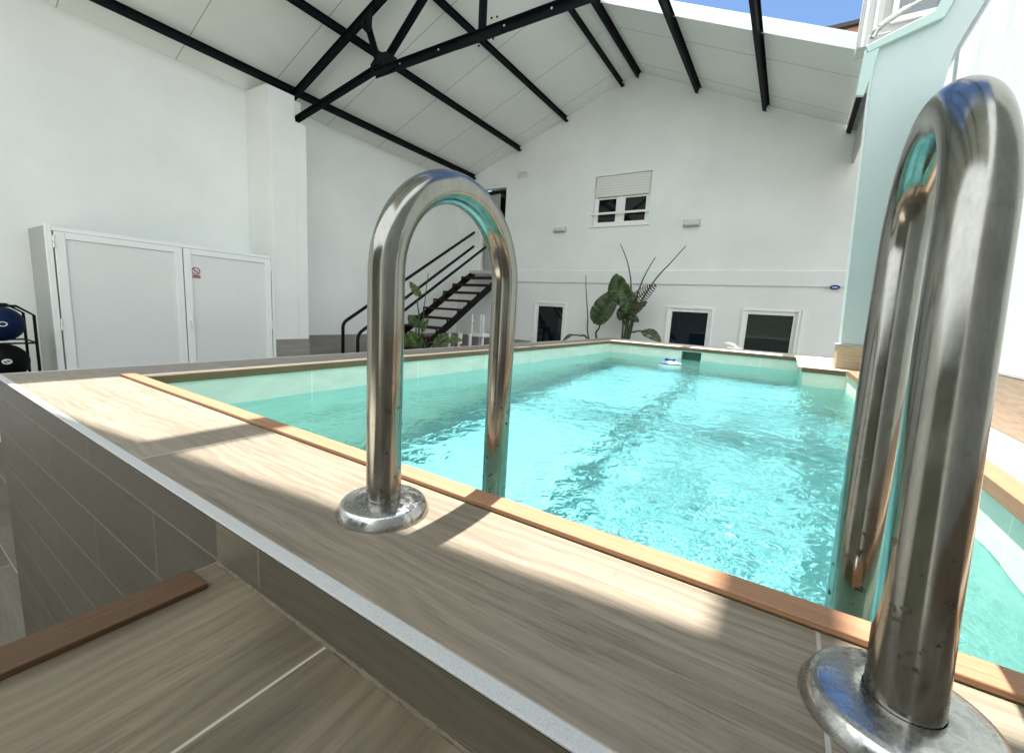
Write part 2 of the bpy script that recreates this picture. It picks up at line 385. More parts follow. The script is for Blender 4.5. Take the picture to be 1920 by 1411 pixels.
def tag(o, label, cat, group=None):
    o['label'] = label; o['category'] = cat
    if group: o['group'] = group
    return o
def thing(name, label, cat, loc=(0, 0, 0), group=None):
    o = bpy.data.objects.new(name, None); COL.objects.link(o); o.location = loc; o.empty_display_size = .1
    return tag(o, label, cat, group)
def structure(o): o['kind'] = 'structure'; return o

# ------------------------------------------------------------------ setting: ground floor
GZ = -1.35
structure(MB().box(-60, 60, -60, 60, GZ - .3, GZ).build('ground', M['floor']))

structure(MB().box(-6.56, .56, -5.99, -1.32, GZ + .002, GZ + .012).build('bounce_paving', plain('pale_bounce_paving', (.62, .565, .47), .8)))  # unseen pale floor added to bounce sunlight onto the roof and gable

# ------------------------------------------------------------------ pool
XL, XR, YN, YF = -1.66, .362, .452, 4.65       # inner faces
WZ = -.125                                     # water level
pool = thing('swimming_pool', 'raised swimming pool with pale green tiles, wood look coping and turquoise water', 'pool', (-.65, 2.5, GZ))
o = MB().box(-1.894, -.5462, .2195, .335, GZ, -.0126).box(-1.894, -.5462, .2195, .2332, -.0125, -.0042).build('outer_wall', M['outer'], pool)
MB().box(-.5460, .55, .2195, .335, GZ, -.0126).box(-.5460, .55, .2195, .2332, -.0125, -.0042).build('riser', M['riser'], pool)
o['label'] = 'near outer side clad in narrow tiles with shade put into their dark colour'
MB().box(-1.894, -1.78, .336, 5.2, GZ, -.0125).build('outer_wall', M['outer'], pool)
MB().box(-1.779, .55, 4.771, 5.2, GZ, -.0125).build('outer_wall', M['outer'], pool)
lin = []
lin.append(MB().box(XL - .06, .55, .337, YN, GZ, -.0125).build('near_lining', M['pool_x'], pool))
lin.append(MB().box(-1.778, XL, .336, 4.77, GZ, -.0125).build('left_lining', M['pool_y'], pool))
sx0, sx1, sz0, sz1 = -.895, -.708, -.20, -.043
mb = MB(); mb.box(XL, sx0, YF, 4.77, GZ, -.0125).box(sx1, .118, YF, 4.77, GZ, -.0125).box(sx0, sx1, YF, 4.77, sz1, -.0125).box(sx0, sx1, YF, 4.77, GZ, sz0)
lin.append(mb.build('far_lining', M['pool_x'], pool))
lin.append(MB().box(XR, .554, .453, 3.549, GZ, -.0125).build('right_lining', M['pool_y'], pool))
lin.append(MB().box(.12, .75, 3.55, 4.77, GZ, -.0125).build('corner_lining', M['pool_x'], pool))
lin.append(MB().box(XL - .02, XR + .02, YN - .02, YF + .02, GZ + .005, -1.08).build('pool_floor', M['pool_floor'], pool))
sk = MB().box(sx0 - .018, sx0, YF - .004, YF + .03, sz0 - .02, sz1 + .015).box(sx1, sx1 + .018, YF - .004, YF + .03, sz0 - .02, sz1 + .015).box(sx0, sx1, YF - .004, YF + .03, sz1, sz1 + .015).build('skimmer', M['skimmer_frame'], pool)
MB().box(sx0, sx1, YF + .07, YF + .09, sz0, sz1).build('skimmer_throat', M['skimmer_dark'], sk)  # dark sheet closing the opening, shade painted as its colour
# copings
bv = .0012
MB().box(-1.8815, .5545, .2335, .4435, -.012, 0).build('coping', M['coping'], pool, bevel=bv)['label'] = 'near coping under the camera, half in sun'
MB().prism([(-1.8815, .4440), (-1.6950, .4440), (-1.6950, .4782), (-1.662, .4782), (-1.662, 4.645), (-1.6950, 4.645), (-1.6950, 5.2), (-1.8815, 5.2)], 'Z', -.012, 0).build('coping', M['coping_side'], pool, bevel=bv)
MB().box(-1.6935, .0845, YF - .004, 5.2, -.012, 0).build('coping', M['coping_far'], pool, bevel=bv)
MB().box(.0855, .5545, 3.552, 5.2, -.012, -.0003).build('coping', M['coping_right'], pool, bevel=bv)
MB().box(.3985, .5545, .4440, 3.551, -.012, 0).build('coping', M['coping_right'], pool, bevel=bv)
# white edge profile
MB().box(-1.895, .5545, .2182, .2330, -.0022, .0006).build('edge_trim', M['trim'], pool, bevel=.001)
MB().box(-1.895, -1.8822, .2335, 5.2, -.0022, .0006).build('edge_trim', M['trim'], pool, bevel=.001)
# composite strips along the inner edge: a 7 mm plate with a drip lip
def lip(y0, y1, lipw, t=.0072, drop=.022):   # profile in (across, z); inner edge at y1
    return [(y0, 0.0004), (y1 - lipw, 0.0004), (y1 - lipw, -drop), (y1, -drop), (y1, t), (y0, t)]
MB().prism(lip(.4440, .4775, .010), 'X', -1.6945, .3975).build('edge_strip', M['strip_x'], pool, bevel=.0012)
MB().box(-1.6615, -1.652, .4785, 4.635, -.030, -.002).build('edge_strip', M['strip_painted_shade'], pool, bevel=.0012)
MB().box(-1.6512, .1075, 4.636, 4.6455, -.034, -.002).build('edge_strip', M['strip_painted_shade'], pool, bevel=.0012)
MB().prism(lip(.3978, .352, -.010), 'Y', .4785, 3.52).build('edge_strip', M['strip_y'], pool, bevel=.0012)
MB().box(.108, .3515, 3.542, 3.5515, -.034, -.002).build('edge_strip', M['strip_painted_shade'], pool, bevel=.0012)

# ------------------------------------------------------------------ water
rs = np.random.RandomState(11)
dx = .0065
xs = np.arange(XL - .012, XR + .012, dx); ys = np.arange(YN - .012, YF + .012, dx)
GX, GY = np.meshgrid(xs, ys)
H = np.zeros_like(GX)
def waves(nw, lmin, lmax, slope, spread=math.pi, cen=0.0):
    h = np.zeros_like(GX)
    for _ in range(nw):
        lam = math.exp(rs.uniform(math.log(lmin), math.log(lmax))); k = 2 * math.pi / lam
        th = cen + rs.uniform(-spread, spread); ph = rs.uniform(0, 2 * math.pi)
        h += np.sin(k * (GX * math.cos(th) + GY * math.sin(th)) + ph) / k
    return h * slope * math.sqrt(2.0 / nw)
def soft(e0, e1, v):
    t = np.clip((v - e0) / (e1 - e0), 0, 1); return t * t * (3 - 2 * t)
calm = .16 + .84 * soft(-1.5, -.55, GX - .10 * (GY - 1))
calm *= (.45 + .55 * (1 - soft(3.3, 4.4, GY)))
nearr = soft(-.9, .2, GX) * (1 - soft(.8, 2.3, GY))
H += waves(26, .30, .85, .018) * (.4 + .6 * calm)
H += waves(44, .08, .24, .050) * calm * (.75 + .5 * nearr)
H += waves(60, .038, .075, .029) * calm * (1 - .4 * nearr)
for cx, cy, lam, amp, dec in ((.20, .95, .075, .034, .30), (-.30, .75, .09, .030, .35), (.05, 1.9, .08, .022, .4)):
    r = np.hypot(GX - cx, GY - cy) + 1e-6; k = 2 * math.pi / lam
    H += amp / k * np.cos(k * r) * np.exp(-r / dec) * soft(0, .06, r)
nyn, nxn = GX.shape
verts = np.stack([GX, GY, H + WZ], -1).reshape(-1, 3) - np.array([-.65, 2.5, WZ])
idx = np.arange(nyn * nxn).reshape(nyn, nxn)
faces = np.stack([idx[:-1, :-1], idx[:-1, 1:], idx[1:, 1:], idx[1:, :-1]], -1).reshape(-1, 4)
me = bpy.data.meshes.new('water')
me.vertices.add(len(verts)); me.vertices.foreach_set('co', verts.ravel())
me.loops.add(faces.size); me.loops.foreach_set('vertex_index', faces.ravel().astype(np.int32))
me.polygons.add(len(faces)); me.polygons.foreach_set('loop_start', np.arange(0, faces.size, 4, dtype=np.int32))
me.polygons.foreach_set('use_smooth', np.ones(len(faces), dtype=bool)); me.update(calc_edges=True)
me.materials.append(M['water'])
water = bpy.data.objects.new('water', me); water.location = (-.65, 2.5, WZ); COL.objects.link(water); structure(water)
water.cycles.is_caustics_caster = True
for o in lin: o.cycles.is_caustics_receiver = True

# ------------------------------------------------------------------ entry step beside the pool
step = thing('entry_step', 'wood look tiled step in shade below the pool edge, with a brown strip', 'step', (0, -.3, GZ))
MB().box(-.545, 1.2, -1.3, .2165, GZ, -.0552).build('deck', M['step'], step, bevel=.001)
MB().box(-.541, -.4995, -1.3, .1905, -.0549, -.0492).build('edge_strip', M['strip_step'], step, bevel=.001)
n = NT('old_grout'); n.pos(); g = n.noise(n.geo[0].outputs['Position'], 120, 4, .7)
M['grout'] = n.bsdf(n.mix(g, (.07, .055, .035), (.24, .195, .13)), .9, bump=g, bstr=.8, bdist=.003)
mb = MB(); prev = None
xx = -.545; secs = []
while xx < .9:
    w_ = .0018 + .0016 * random.random(); secs.append((xx, w_, .0006 + .0012 * random.random())); xx += .006
for (x0, w0, h0), (x1, w1, h1) in zip(secs, secs[1:]):
    mb.add([(x0, .2185, -.0555), (x1, .2185, -.0555), (x1, .2185 - w1, -.0555), (x0, .2185 - w0, -.0555), (x0, .2185, -.0552 + h0 * 1.6), (x1, .2185, -.0552 + h1 * 1.6)],
           [(4, 5, 2, 3)])
mb.build('grout_line', M['grout'], step, smooth=True)

# ------------------------------------------------------------------ ladder hand rails
def handrail(X, label, y0=.357, ly=0.0, sp=.253, zs=.300):
    t = thing('pool_handrail', label, 'handrail', (X, y0, 0), 'steel pool ladder handrails')
    def P(y, z): return (X, y + ly * z, z)
    r = sp / 2
    path = [P(y0, z) for z in (-.004, .02, .06, .12, .18, .24)]
    path += [P(y0 + r - r * math.cos(a), zs + r * math.sin(a)) for a in np.linspace(0, math.pi, 41)]
    path += [P(y0 + sp, z) for z in (.24, .15, .05, -.06, -.2, -.4, -.62)]
    MB().tube(path, .0216, 44).build('tube', M['inox'], t, smooth=True)
    prof = [(.0218, .0190), (.0225, .0192), (.030, .0188), (.047, .0165), (.0505, .0155), (.0525, .0135), (.0552, .008), (.0575, .003), (.0578, 0), (.02, 0)]
    fl = MB().lathe(prof, (X, y0 + ly * .016, .0004), 72).build('flange', M['flange'], t, smooth='auto')
    MB().torus((X, y0 + ly * .019, .0188), .0220, .0005, (0, -ly, 1), 48, 8).build('sealing_ring', M['rail_black'], fl, smooth=True)
    return t
handrail(-.411, 'polished steel hooped handrail standing in front of the staircase, whole loop in view')
handrail(.0981, 'big close steel hooped handrail standing in front of the aqua tinted wall', .3640, .205, .2406, .347)

# ------------------------------------------------------------------ hall roof
AX_, AZ_ = -2.742, 4.430
SL, SR = .3754, -.4474
YG = 7.8
def zroof(x): return AZ_ + (x - AX_) * (SL if x < AX_ else SR)
XW = -6.57
roof = thing('hall_roof', 'pitched roof of pale grey panels on black steel purlins, open on its right side', 'roof', (-2.74, 4, 3))
T = .07
def panel(x0, x1, y0, y1, name='roof_panel', mat='roof'):
    z0, z1 = zroof(x0), zroof(x1)
    return MB().prism([(x0, z0), (x1, z1), (x1, z1 + T), (x0, z0 + T)], 'Y', y0, y1).build(name, M[mat], roof)
panel(XW - .25, AX_, -1.3, YG + .25)
panel(AX_ + .002, .30, 5.92, YG + .25)['label'] = 'right slope panels at the far end'
panel(AX_ + .002, .30, -1.3, 1.27)
MB().prism([(AX_ - .10, zroof(AX_ - .10) + T + .001), (AX_, AZ_ + T + .002), (AX_ + .105, zroof(AX_ + .105) + T + .001), (AX_ + .105, zroof(AX_ + .105) + T + .006), (AX_, AZ_ + T + .008), (AX_ - .10, zroof(AX_ - .10) + T + .006)], 'Y', -1.3, YG + .24).build('ridge_shade_strip', M['fascia'], roof)  # overhanging strip added to shift the ridge shadow over the left edge
z0, z1 = zroof(AX_ + .05), zroof(.40)
MB().prism([(AX_ + .05, z0 - .012), (.40, z1 - .012), (.40, z1 + .150), (AX_ + .05, z0 + .150)], 'Y', 5.893, 5.918).build('fascia', M['fascia'], roof, bevel=.004)
MB().prism([(AX_ - .12, zroof(AX_ - .12) - .004), (AX_, AZ_ - .006), (AX_ + .12, zroof(AX_ + .12) - .004), (AX_ + .12, zroof(AX_ + .12) - .001), (AX_, AZ_ - .002), (AX_ - .12, zroof(AX_ - .12) - .001)], 'Y', 5.95, YG - .01).build('ridge_flashing', M['fascia'], roof)
MB().box(.415, .45, 5.9, YG - .002, 2.55, 2.985).box(.302, .47, 5.9, YG - .002, 2.99, 3.02).build('eave_board', M['band_grey'], roof)
def purlin(x, side, y0=-1.28, y1=YG - .012):
    s_ = SL if side < 0 else SR
    u = Vector((1, s_)).normalized(); nrm = Vector((-u.y, u.x)); c = Vector((x, zroof(x) - .002))
    def q(a, d): p_ = c + u * a - nrm * d; return (p_.x, p_.y)
    w, h, tk = .028, .096, .007
    mb = MB()
    mb.prism([q(-w, 0), q(w, 0), q(w, tk), q(-w, tk)], 'Y', y0, y1)
    mb.prism([q(-w, h - tk), q(w, h - tk), q(w, h), q(-w, h)], 'Y', y0, y1)
    mb.prism([q(-.004, tk), q(.004, tk), q(.004, h - tk), q(-.004, h - tk)], 'Y', y0, y1)
    return mb.build('purlin', M['steel'], roof)
for x in (-6.20, -5.07, -4.06, -3.02): purlin(x, -1)
for x in (-2.70, -1.70, -.70): purlin(x, 1)
purlin(.37, 1)

# ------------------------------------------------------------------ roof truss
YT = 3.66
truss = thing('roof_truss', 'black bolted steel truss spanning under the pale panels', 'truss', (-2.74, YT, 2.9))
def TP(x, y): return at(x, y, Y=YT)
def leg(a, b, w, h, name, lab=None):
    o = MB().bar(a, b, w, h, (0, 1, 0)).build(name, M['steel'], truss)
    return o
gus = TP(715, 128); endp = TP(551, 231); chr_ = TP(905, 70)
zc = chr_.z
leg((XW + .42, YT, zroof(XW + .42) - .20), (AX_, YT, AZ_ - .18), .05, .125, 'rafter') if False else None
def rafter(x0, x1):
    a = Vector((x0, YT, zroof(x0) - .107 - .055)); b = Vector((x1, YT, zroof(x1) - .107 - .055))
    mb = MB(); u = (b - a).normalized(); nn = Vector((-u.z, 0, u.x))
    for d in (-.044, .044): mb.bar(a + nn * d, b + nn * d, .007, .055, (0, 1, 0))
    mb.bar(a, b, .081, .007, (0, 1, 0))
    mb.build('rafter', M['steel'], truss)
rafter(-6.32, AX_ - .02); rafter(AX_ + .02, .40)
def angle_member(a, b, w, name):
    a, b = Vector(a), Vector(b); u = (b - a).normalized(); nn = Vector((-u.z, 0, u.x))
    mb = MB().bar(a, b, w, .007, (0, 1, 0)); mb.bar(a + nn * (w / 2 - .0035) + Vector((0, -.026, 0)), b + nn * (w / 2 - .0035) + Vector((0, -.026, 0)), .007, .05, (0, 1, 0))
    return mb.build(name, M['steel'], truss)
mirror = lambda p: Vector((2 * AX_ - p.x, p.y, p.z))
off = Vector((0, .012, 0))
angle_member(endp, gus, .075, 'tie'); angle_member(mirror(gus), (.2, YT, 2.72), .075, 'tie')
ch = angle_member((gus.x - .08, YT - .012, zc), (2 * AX_ - gus.x + .08, YT - .012, zc), .085, 'bottom_chord')
for xx in (-3.99, -3.42, -2.6, -2.1, -1.62): MB().lathe([(.0001, 0), (.010, 0), (.010, .006), (.0001, .006)], (xx, YT - .045, zc), 12, (0, -1, 0)).build('bolt', M['bolt'], ch)
top1 = TP(690, 40)
angle_member(gus, top1, .055, 'strut'); angle_member(mirror(gus), mirror(top1), .055, 'strut')
d2 = TP(797, -2); dd = (d2 - gus).normalized()
kk = (zroof(gus.x) - .16 - gus.z)
apexp = Vector((AX_ - .25, YT, AZ_ - .32))
# diagonal from the gusset up to the ridge
e = gus + dd * 1.15
e.z = min(e.z, zroof(e.x) - .2)
angle_member(gus + off * 2, e, .07, 'strut'); angle_member(mirror(gus) + off * 2, mirror(e), .07, 'strut')
kp = TP(907, 20)
angle_member((kp.x, YT + .012, zc), (kp.x, YT + .012, zroof(kp.x) - .17), .06, 'king_post')
def plate(c, poly, holes=6, r=.07):
    o = MB().prism([(c.x + a, c.z + b) for a, b in poly], 'Y', YT - .034, YT - .022).build('gusset_plate', M['steel'], truss, bevel=.002)
    for i in range(holes):
        MB().lathe([(.0001, .008), (.009, .008), (.011, 0), (.0001, 0)], (c.x + random.uniform(-r, r), YT - .034, c.z + random.uniform(-r, r) * .6), 8, (0, -1, 0)).build('bolt', M['steel'], o)
plate(gus, [(-.14, -.07), (.10, -.10), (.30, -.05), (.28, .03), (.12, .13), (-.02, .15), (-.15, .06)])
plate(mirror(gus), [(.14, -.07), (-.10, -.10), (-.30, -.05), (-.28, .03), (-.12, .13), (.02, .15), (.15, .06)])
plate(top1, [(-.10, -.04), (.03, -.16), (.09, -.15), (.12, .10), (.02, .06)], 2, .05)
plate(Vector((kp.x, YT, zc)), [(-.28, -.055), (.24, -.055), (.24, .055), (-.28, .055)], 7, .2)

# ------------------------------------------------------------------ side wall on the left
side = thing('side_wall', 'long white plastered wall on the left carrying the lowest purlin', 'wall', (XW, 3, GZ))
MB().prism([(XW - .25, GZ), (XW, GZ), (XW, zroof(XW) - .002), (XW - .25, zroof(XW - .25) - .002)], 'Y', -6.0, YG - .001).build('wall', M['wall_white'], side)
XP = -5.97
pil = MB(); pil.prism([(XW + .0005, GZ), (XP, GZ), (XP, 2.93), (XP - .10, 2.965), (XW + .0005, 2.975)], 'Y', 3.245, 3.58)
pil.prism([(XW + .0005, GZ), (XP, GZ), (XP, 2.62), (XW + .0005, 2.62)], 'Y', 3.5805, 3.74)
pil.prism([(XW + .0005, 2.62), (XP - .12, 2.62), (XP - .12, 2.93), (XW + .0005, 2.96)], 'Y', 3.5805, 3.74)
pil.build('pilaster', M['wall_white'], side, bevel=.006)
MB().box(XW + .0005, XW + .012, 3.7405, YG - .002, GZ, -.318).build('dado', M['dado'], side)
MB().box(XP - .3, XP + .008, 3.246, 3.739, GZ, -.318).build('dado', M['dado'], side)

# ------------------------------------------------------------------ gable wall
gab = thing('gable_wall', 'white gable end wall with a shuttered window above a projecting band', 'wall', (-2.74, YG, GZ))
opens = [(-4.45, -3.78, GZ, .45), (-1.795, -1.11, GZ, .47), (-.635, .085, GZ, .485), (-3.365, -2.325, 1.905, 2.79), (-6.0, -5.30, 1.10, 2.86)]
xb = sorted({-6.82, .95, AX_} | {v for o_ in opens for v in o_[:2]})
mb = MB()
for a, b in zip(xb, xb[1:]):
    cuts = sorted([(o_[2], o_[3]) for o_ in opens if o_[0] <= a + 1e-6 and o_[1] >= b - 1e-6]); z = GZ
    za, zb = zroof(a) - .003, zroof(b) - .003
    if a > .47 - 1e-6 or b > .47: pass
    for c0, c1 in cuts:
        if c0 > z + 1e-6: mb.box(a, b, YG, YG + .24, z, c0)
        z = c1
    mb.prism([(a, z), (b, z), (b, zb), (a, za)], 'Y', YG, YG + .24)
mb.build('wall', M['wall_gable'], gab)
MB().box(-5.28, .95, YG - .028, YG - .0005, .868, 1.10).build('band', M['wall_gable'], gab, bevel=.006)
MB().box(.20, .95, YG - .10, YG - .03, GZ, 3.0).build('corner_pier', M['wall_gable'], gab, bevel=.006) if False else None
mb = MB()
for a, b in ((-6.55, -4.52), (-3.70, -1.87), (-1.03, -.72), (.17, .95)): mb.box(a, b, YG - .012, YG - .0006, GZ, -.335)
mb.build('dado', M['dado_gable'], gab)
MB().box(-6.2, .9, 8.45, 8.5, GZ, 3.0).build('dark_interior', M['room'], gab)
def frame(mb, x0, x1, z0, z1, w, y0, y1, bottom=True):
    mb.box(x0, x0 + w, y0, y1, z0, z1); mb.box(x1 - w, x1, y0, y1, z0, z1); mb.box(x0 + w, x1 - w, y0, y1, z1 - w, z1)
    if bottom: mb.box(x0 + w, x1 - w, y0, y1, z0, z0 + w)
    return mb
def gdoor(x0, x1, z1, pane, lab, handle=None, double=False):
    mb = MB(); frame(mb, x0 - .032, x1 + .032, GZ, z1 + .032, .032, YG - .014, YG - .0007, False)
    frame(mb, x0, x1, GZ, z1, .055, YG + .005, YG + .05, True)
    if double: frame(mb, x1 - .0005, x1 + .07, GZ, z1 + .05, .02, YG - .03, YG - .015, False)
    d = mb.build('glass_door', M['white_frame'], gab, bevel=.003); d['label'] = lab
    MB().box(x0 + .056, x1 - .056, YG + .022, YG + .034, GZ + .05, z1 - .056).build('pane', M[pane], d)
    if handle:
        hx, hz = handle
        MB().box(hx - .018, hx + .018, YG - .012, YG + .004, hz - .05, hz + .05).tube([(hx, YG - .01, hz + .02), (hx, YG - .05, hz + .02), (hx + .02, YG - .055, hz + .02), (hx + .10, YG - .055, hz + .02)], .010, 10).build('handle', M['white_frame'], d)
gdoor(-4.45, -3.78, .45, 'pane', 'narrow dark glass door left of the big leaved plant', (-4.48, -.27))
gdoor(-1.795, -1.11, .47, 'pane_blue', 'dark blue glass door in the middle')
gdoor(-.635, .085, .485, 'pane_grey', 'grey green glass door near the right end', None, True)
# window with roller shutter and guard bar
x0, x1, z0, z1 = -3.36, -2.33, 1.91, 2.785
mb = MB(); frame(mb, x0, x1, z0, z1, .045, YG + .06, YG + .10)
xm = (x0 + x1) / 2
mb.box(xm - .075, xm + .035, YG + .055, YG + .095, z0 + .0455, 2.42)
frame(mb, x0 + .0455, xm - .0755, z0 + .0455, 2.42, .03, YG + .065, YG + .095); frame(mb, xm + .0355, x1 - .0455, z0 + .0455, 2.42, .03, YG + .062, YG + .094)
win = mb.build('window', M['white_frame'], gab, bevel=.003)
MB().box(x0 + .05, x1 - .05, YG + .075, YG + .085, z0 + .05, 2.43).build('pane', M['pane'], win)
MB().box(x0 + .02, x1 - .02, YG + .030, YG + .052, 2.425, z1 - .002).build('roller_shutter', M['shutter'], win)
MB().box(x0 - .03, x1 + .01, YG - .030, YG - .005, 2.105, 2.142).build('guard_bar', M['white_frame'], win, bevel=.003)
MB().box(x0 - .05, x1 + .05, YG - .03, YG + .055, z0 - .028, z0 - .002).build('sill', M['white_frame'], win, bevel=.004)
# upper door above the stairs, standing ajar
mb = MB(); frame(mb, -6.0, -5.30, 1.10, 2.86, .05, YG + .01, YG + .07, False)
dr = mb.build('upper_door', M['white_frame'], gab, bevel=.003)
MB().box(-5.95, -5.35, YG + .18, YG + .20, 1.10, 2.81).build('dark_doorway', M['pane'], dr)
MB().bar((-5.93, YG + .13, 1.9), (-5.52, YG + .03, 1.9), .04, 1.58, (0, 0, 1)).build('door_leaf', M['cabinet_side'], dr)

# lamps on the gable wall
def bulkhead(x0, x1, z0, z1, label, name='bulkhead_lamp', cat='wall lamp', group='white lamps on the gable wall'):
    xm, zm = (x0 + x1) / 2, (z0 + z1) / 2
    t = thing(name, label, cat, (xm, YG, zm), group)
    MB().box(x0, x1, YG - .03, YG - .001, z0 + .004, z1 - .002).build('base', M['band_grey'], t, bevel=.012)
    w, h = (x1 - x0) / 2 - .012, (z1 - z0) / 2 - .018
    pr = []
    for i in range(28):
        a = 2 * math.pi * i / 28; pr.append((xm + w * math.copysign(abs(math.cos(a)) ** .5, math.cos(a)), zm + h * math.copysign(abs(math.sin(a)) ** .5, math.sin(a))))
    MB().prism(pr, 'Y', YG - .095, YG - .0305).build('diffuser', M['lamp_glass'], t, bevel=.02, seg=3)
    return t
bulkhead(-4.14, -3.875, 1.82, 1.93, 'white oval bulkhead lamp on the gable wall, left of the shuttered window')
bulkhead(-1.72, -1.45, 1.80, 1.925, 'white oval bulkhead lamp on the gable wall, right of the shuttered window')
t = thing('emergency_light', 'flat rectangular emergency light high on the gable wall above the upper door', 'emergency light', (-4.93, YG, 3.0))
MB().box(-5.06, -4.80, YG - .035, YG - .001, 2.955, 3.075).build('casing', M['white_frame'], t, bevel=.006)
MB().box(-5.03, -4.83, YG - .047, YG - .0355, 2.975, 3.055).build('diffuser', M['lamp_glass'], t, bevel=.006)
t = thing('wall_switch', 'small white switch plate beside the upper door', 'switch', (-5.14, YG, 2.16))
MB().box(-5.19, -5.09, YG - .012, YG - .001, 2.11, 2.21).build('plate', M['white_frame'], t, bevel=.003)
MB().box(-5.17, -5.11, YG - .018, YG - .0125, 2.13, 2.19).build('rocker', M['white_paint'], t, bevel=.002)

# ------------------------------------------------------------------ unseen dark wall added behind the camera to darken rail reflections
rear = thing('reflection_wall', 'unseen dark olive wall added opposite the gable to darken the rail reflections', 'wall', (-2.74, -6, GZ))
MB().box(XW - .25, .95, -6.25, -6.002, GZ, 3.4).build('wall', plaster('reflection_dark_render', (.085, .10, .075), .1), rear)

# ------------------------------------------------------------------ staircase
st = thing('staircase', 'open black steel staircase with dark red treads climbing to the upper door', 'staircase', (-5.7, 6, GZ))
XA, XB = -6.12, -5.22
run, rise = .284, .1725
y0s, z0s = 7.373, .936
steps = []
k = 0
while z0s - k * rise > GZ + .1: steps.append((y0s - k * run, z0s - k * rise)); k += 1
for (y, z) in steps:
    tr = MB().box(XA, XB, y, y + run + .01, z - .042, z).build('tread', M['tread'], st, bevel=.003)
    for xx in (XA + .012, XB - .012): MB().box(xx - .012, xx + .012, y, y + .022, z - rise, z - .0425).build('riser_post', M['rail_black'], tr)
yb, zb = steps[-1]
for xx in (XA + .02, XB - .02):
    MB().bar((xx, yb - .1, zb - rise - .10), (xx, y0s + .40, z0s + .40 * rise / run - .14), .05, .115).build('stringer', M['rail_black'], st)
MB().box(-6.12, -5.22, y0s + run + .012, YG - .03, 1.02, 1.09).build('landing', M['band_grey'], st)
def bent(x, pts, r=.021):
    out = []
    P = [Vector((x, a, b)) for a, b in pts]
    out.append(P[0])
    for i in range(1, len(P) - 1):
        a = (P[i - 1] - P[i]).normalized() * .09; b = (P[i + 1] - P[i]).normalized() * .09
        for q in np.linspace(0, 1, 7): out.append((P[i] + a) * (1 - q) ** 2 + P[i] * 2 * q * (1 - q) + (P[i] + b) * q * q)
    out.append(P[-1]); return out
hl = at(643, 605, X=-6.1); ht = at(889, 436, X=-6.1)
MB().tube(bent(-6.1, [(hl.y, GZ), (hl.y, hl.z), (ht.y, ht.z)]), .027, 12).build('handrail', M['rail_black'], st, smooth=True)
hl = at(671, 626, X=-5.3); ht = at(888, 462, X=-5.3)
MB().tube(bent(-5.3, [(hl.y, GZ), (hl.y, hl.z), (ht.y, ht.z)]), .024, 12).build('handrail', M['rail_black'], st, smooth=True)
hl = at(700, 627, X=-5.3); ht = at(916, 459, X=-5.3)
MB().tube([hl, ht], .024, 12).build('handrail', M['rail_black'], st, smooth=True)
xs_, ys_ = -5.3, [5.0, 6.5]
for yy in ys_: pass

# ------------------------------------------------------------------ pump cupboard
cup = thing('storage_cupboard', 'wide white two door cupboard against the left wall', 'cupboard', (-6.2, 2.15, GZ))
XC = -5.955
ya, yc_, yz = 1.108, 2.195, 3.243
MB().box(XW + .003, XC - .03, ya + .015, yz, GZ, .792).build('carcass', M['cabinet_side'], cup)  # white carcass painted grey so the door gaps look shaded
MB().box(XW + .003, XC - .031, ya, ya + .0145, GZ, .80).build('side_panel', M['cabinet_side'], cup)
mb = MB(); mb.box(XC - .03, XC, ya, ya + .045, GZ, .83); mb.box(XC - .03, XC, yz - .04, yz, GZ, .79); mb.box(XC - .03, XC, ya + .0455, yz - .0405, .762, .80)
mb.build('face_frame', M['white_gloss'], cup, bevel=.003)
def cdoor(y0, y1, hinge):
    mb = MB(); xf0, xf1 = XC - .022, XC + .012
    z1 = .758
    mb.box(xf0, xf1, y0, y0 + .075, GZ + .1, z1); mb.box(xf0, xf1, y1 - .075, y1, GZ + .1, z1); mb.box(xf0, xf1, y0 + .0755, y1 - .0755, z1 - .065, z1); mb.box(xf0, xf1, y0 + .0755, y1 - .0755, GZ + .1, GZ + .18)
    d = mb.build('door', M['white_gloss'], cup, bevel=.004)
    MB().box(xf0, XC - .002, y0 + .0765, y1 - .0765, GZ + .181, z1 - .066).build('panel', M['door_panel'], d)
    yh = y0 - .006 if hinge < 0 else y1 + .006
    for zz in (.66, -.12, -.9):
        MB().tube([(XC + .016, yh, zz - .055), (XC + .016, yh, zz - .004)], .009, 10).tube([(XC + .016, yh, zz + .002), (XC + .016, yh, zz + .055)], .009, 10).build('hinge', M['white_frame'], d)
    return d
cdoor(ya + .058, yc_ - .006, -1)
d = cdoor(yc_ + .006, yz - .055, 1)
MB().box(XC + .012, XC + .022, yc_ + .02, yc_ + .055, -.15, .02).tube([(XC + .02, yc_ + .038, -.06), (XC + .05, yc_ + .038, -.065), (XC + .055, yc_ + .05, -.11), (XC + .045, yc_ + .06, -.15)], .011, 10).build('handle', M['white_frame'], d)
